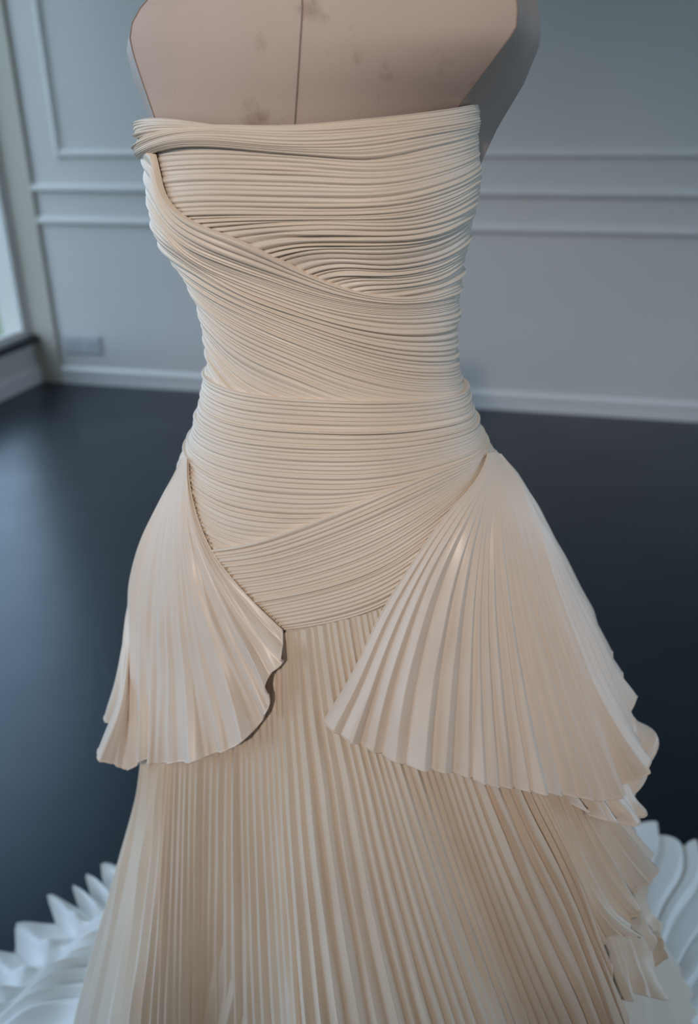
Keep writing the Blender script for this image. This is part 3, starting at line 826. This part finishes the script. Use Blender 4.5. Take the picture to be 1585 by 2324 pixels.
def section(fl, fr, br, bl, z, bulge_f, bulge_b):
    t = np.linspace(0, 1, NF)[:, None]
    d = np.array([fr[1] - fl[1], fl[0] - fr[0]]); d = d / np.linalg.norm(d)      # outward, to the viewer
    f = fl * (1 - t) + fr * t + d * bulge_f * (1 - np.abs(2 * t - 1) ** 2.3)
    t2 = np.linspace(0, 1, NS)[1:-1, None]
    s1 = fr * (1 - t2) + br * t2
    t3 = np.linspace(0, 1, NB)[:, None]
    bk = br * (1 - t3) + bl * t3 - d * bulge_b * (1 - np.abs(2 * t3 - 1) ** 2.4)
    s2 = bl * (1 - t2) + fl * t2
    ring = np.vstack([f, s1, bk, s2])
    return np.column_stack([ring, np.full(len(ring), z)])
rings = []
for z in (1.00, 1.06, 1.12, 1.18, 1.22):         # hidden under the gown: shrinks inside the figure
    tt = np.radians(np.linspace(-62, 62, NF)); t2 = np.radians(np.linspace(62, 118, NS)[1:-1]); t3 = np.radians(np.linspace(118, 242, NB)); t4 = np.radians(np.linspace(242, 298, NS)[1:-1])
    a = np.r_[tt, t2, t3, t4]
    p = on_figure(a, np.full(a.shape, z), np.full(a.shape, -0.012)); rings.append(p)
for i, z in enumerate(zs):
    k = (z - lo) / (hi - lo)
    rings.append(section(at_z(FL, z), at_z(FR, z), at_z(BR, z), at_z(BL, z), z, 0.040 - 0.006 * k, 0.035))
# shoulders close in towards the neck
base = [at_z(r, hi) for r in (FL, FR, BR, BL)]
neck_c = np.array([-0.035, 0.755])
for z, kl, kr, bf in ((1.362, 0.02, 0.0, 0.033), (1.372, 0.07, 0.01, 0.032), (1.384, 0.16, 0.03, 0.03), (1.396, 0.30, 0.10, 0.028), (1.41, 0.46, 0.25, 0.025), (1.43, 0.60, 0.48, 0.02), (1.45, 0.68, 0.64, 0.02), (1.50, 0.70, 0.69, 0.02), (1.53, 0.70, 0.69, 0.02)):
    fl, fr, br, bl = base
    mix = lambda p, kk: p * (1 - kk) + neck_c * kk
    rings.append(section(mix(fl, kl), mix(fr, kr), mix(br, kr), mix(bl, kl), z, bf, 0.03))
rings = np.array(rings)
body = grid_obj('torso', rings, M['linen'], form, close_u=True)
# sharp ridges where the arm plates meet the chest and back
ncol = rings.shape[1]
ridge_cols = (0, NF - 1, NF + NS - 2, NF + NS - 2 + NB - 1)
me = body.data
sharp = np.zeros(len(me.edges), bool)
ev = np.zeros(len(me.edges) * 2, np.int32); me.edges.foreach_get('vertices', ev); ev = ev.reshape(-1, 2)
c = ev % ncol; r_ = ev // ncol
ok = (c[:, 0] == c[:, 1]) & np.isin(c[:, 0], ridge_cols) & (r_.max(1) < 25) & (r_.min(1) >= 4)
sharp[ok] = True
at_ = me.attributes.new('sharp_edge', 'BOOLEAN', 'EDGE'); at_.data.foreach_set('value', sharp)
me.materials.append(M['plate'])
mi = np.zeros(len(me.polygons), np.int32)
pc = np.arange(len(me.polygons)) % ncol; pr = np.arange(len(me.polygons)) // ncol
side = ((pc >= NF - 1) & (pc < NF + NS - 2)) | (pc >= NF + NS - 3 + NB)
mi[side & (pr < 24)] = 1
me.polygons.foreach_set('material_index', mi)
# neck cap, stand
top = rings[-1]
tc_ = top.mean(0) + np.array([0, 0, 0.02])
cap = np.array([top * (1 - k) + tc_ * k + np.array([0, 0, 0.012 * math.sin(k * math.pi)]) for k in (0, 0.3, 0.6, 0.95)])
grid_obj('neck_cap', cap, M['plate'], form, close_u=True)
tube('stand_pole', [(-0.02, AXIS_Y, 0.03), (-0.02, AXIS_Y, 0.5), (-0.02, AXIS_Y, 1.02)], 0.018, M['metal'], form, 16)
ang = np.linspace(0, 2 * math.pi, 40, endpoint=False)
prof = [(0.02, 0.045), (0.05, 0.04), (0.15, 0.022), (0.17, 0.012), (0.17, 0.0)]
grid_obj('stand_base', np.array([[(-0.02 + r * math.cos(a), AXIS_Y + r * math.sin(a), z) for a in ang] for r, z in prof]), M['metal'], form, close_u=True)
# seams: centre front and the two armhole edges
def seam_line(col, r0, r1, rad, out=0.0003):
    p = rings[r0:r1, col].copy()
    return p
cf = 19
pts = []
for i, z in enumerate(rings[5:30, 0, 2]):
    ring = rings[5 + i]
    want = np.interp(z, [1.28, 1.36], [667, 686])
    X, Y, D = project(ring[:NF]); k = np.interp(want, X, np.arange(NF)); k0 = int(k); f = k - k0
    pts.append(ring[k0] * (1 - f) + ring[min(k0 + 1, NF - 1)] * f + np.array([0, -0.0002, 0]))
tube('centre_seam', pts, 0.0007, M['seam'], form)
for cidx in (0, NF - 1):
    tube('armhole_seam', rings[5:24, cidx], 0.0007, M['seam'], form)

# overcast stitches where the hip panels meet the left-hand fan
st = catmull([(431, 1062), (436, 1110), (455, 1180), (486, 1248), (526, 1303), (566, 1349), (606, 1389), (636, 1420)], 44)
sv, sf = [], []
ico = bmesh.new(); bmesh.ops.create_icosphere(ico, subdivisions=1, radius=1.0)
iv = np.array([v.co[:] for v in ico.verts]); jf = [[v.index for v in f.verts] for f in ico.faces]; ico.free()
for i, (x, y) in enumerate(st):
    t_, z_ = locate(x, y, 0.006)
    p = on_figure(np.array([t_]), np.array([z_]), np.array([0.0065]))[0]
    k0 = len(sv)
    sv += [p + q * np.array([0.0014, 0.0009, 0.0008]) * rng.uniform(0.7, 1.25) for q in iv]
    sf += [[k0 + k for k in f] for f in jf]
so = mesh_obj('seam_stitching', sv, sf, M['thread'], gown)
so['kind'] = 'stuff'
so['label'] = 'row of gold overcast stitches'
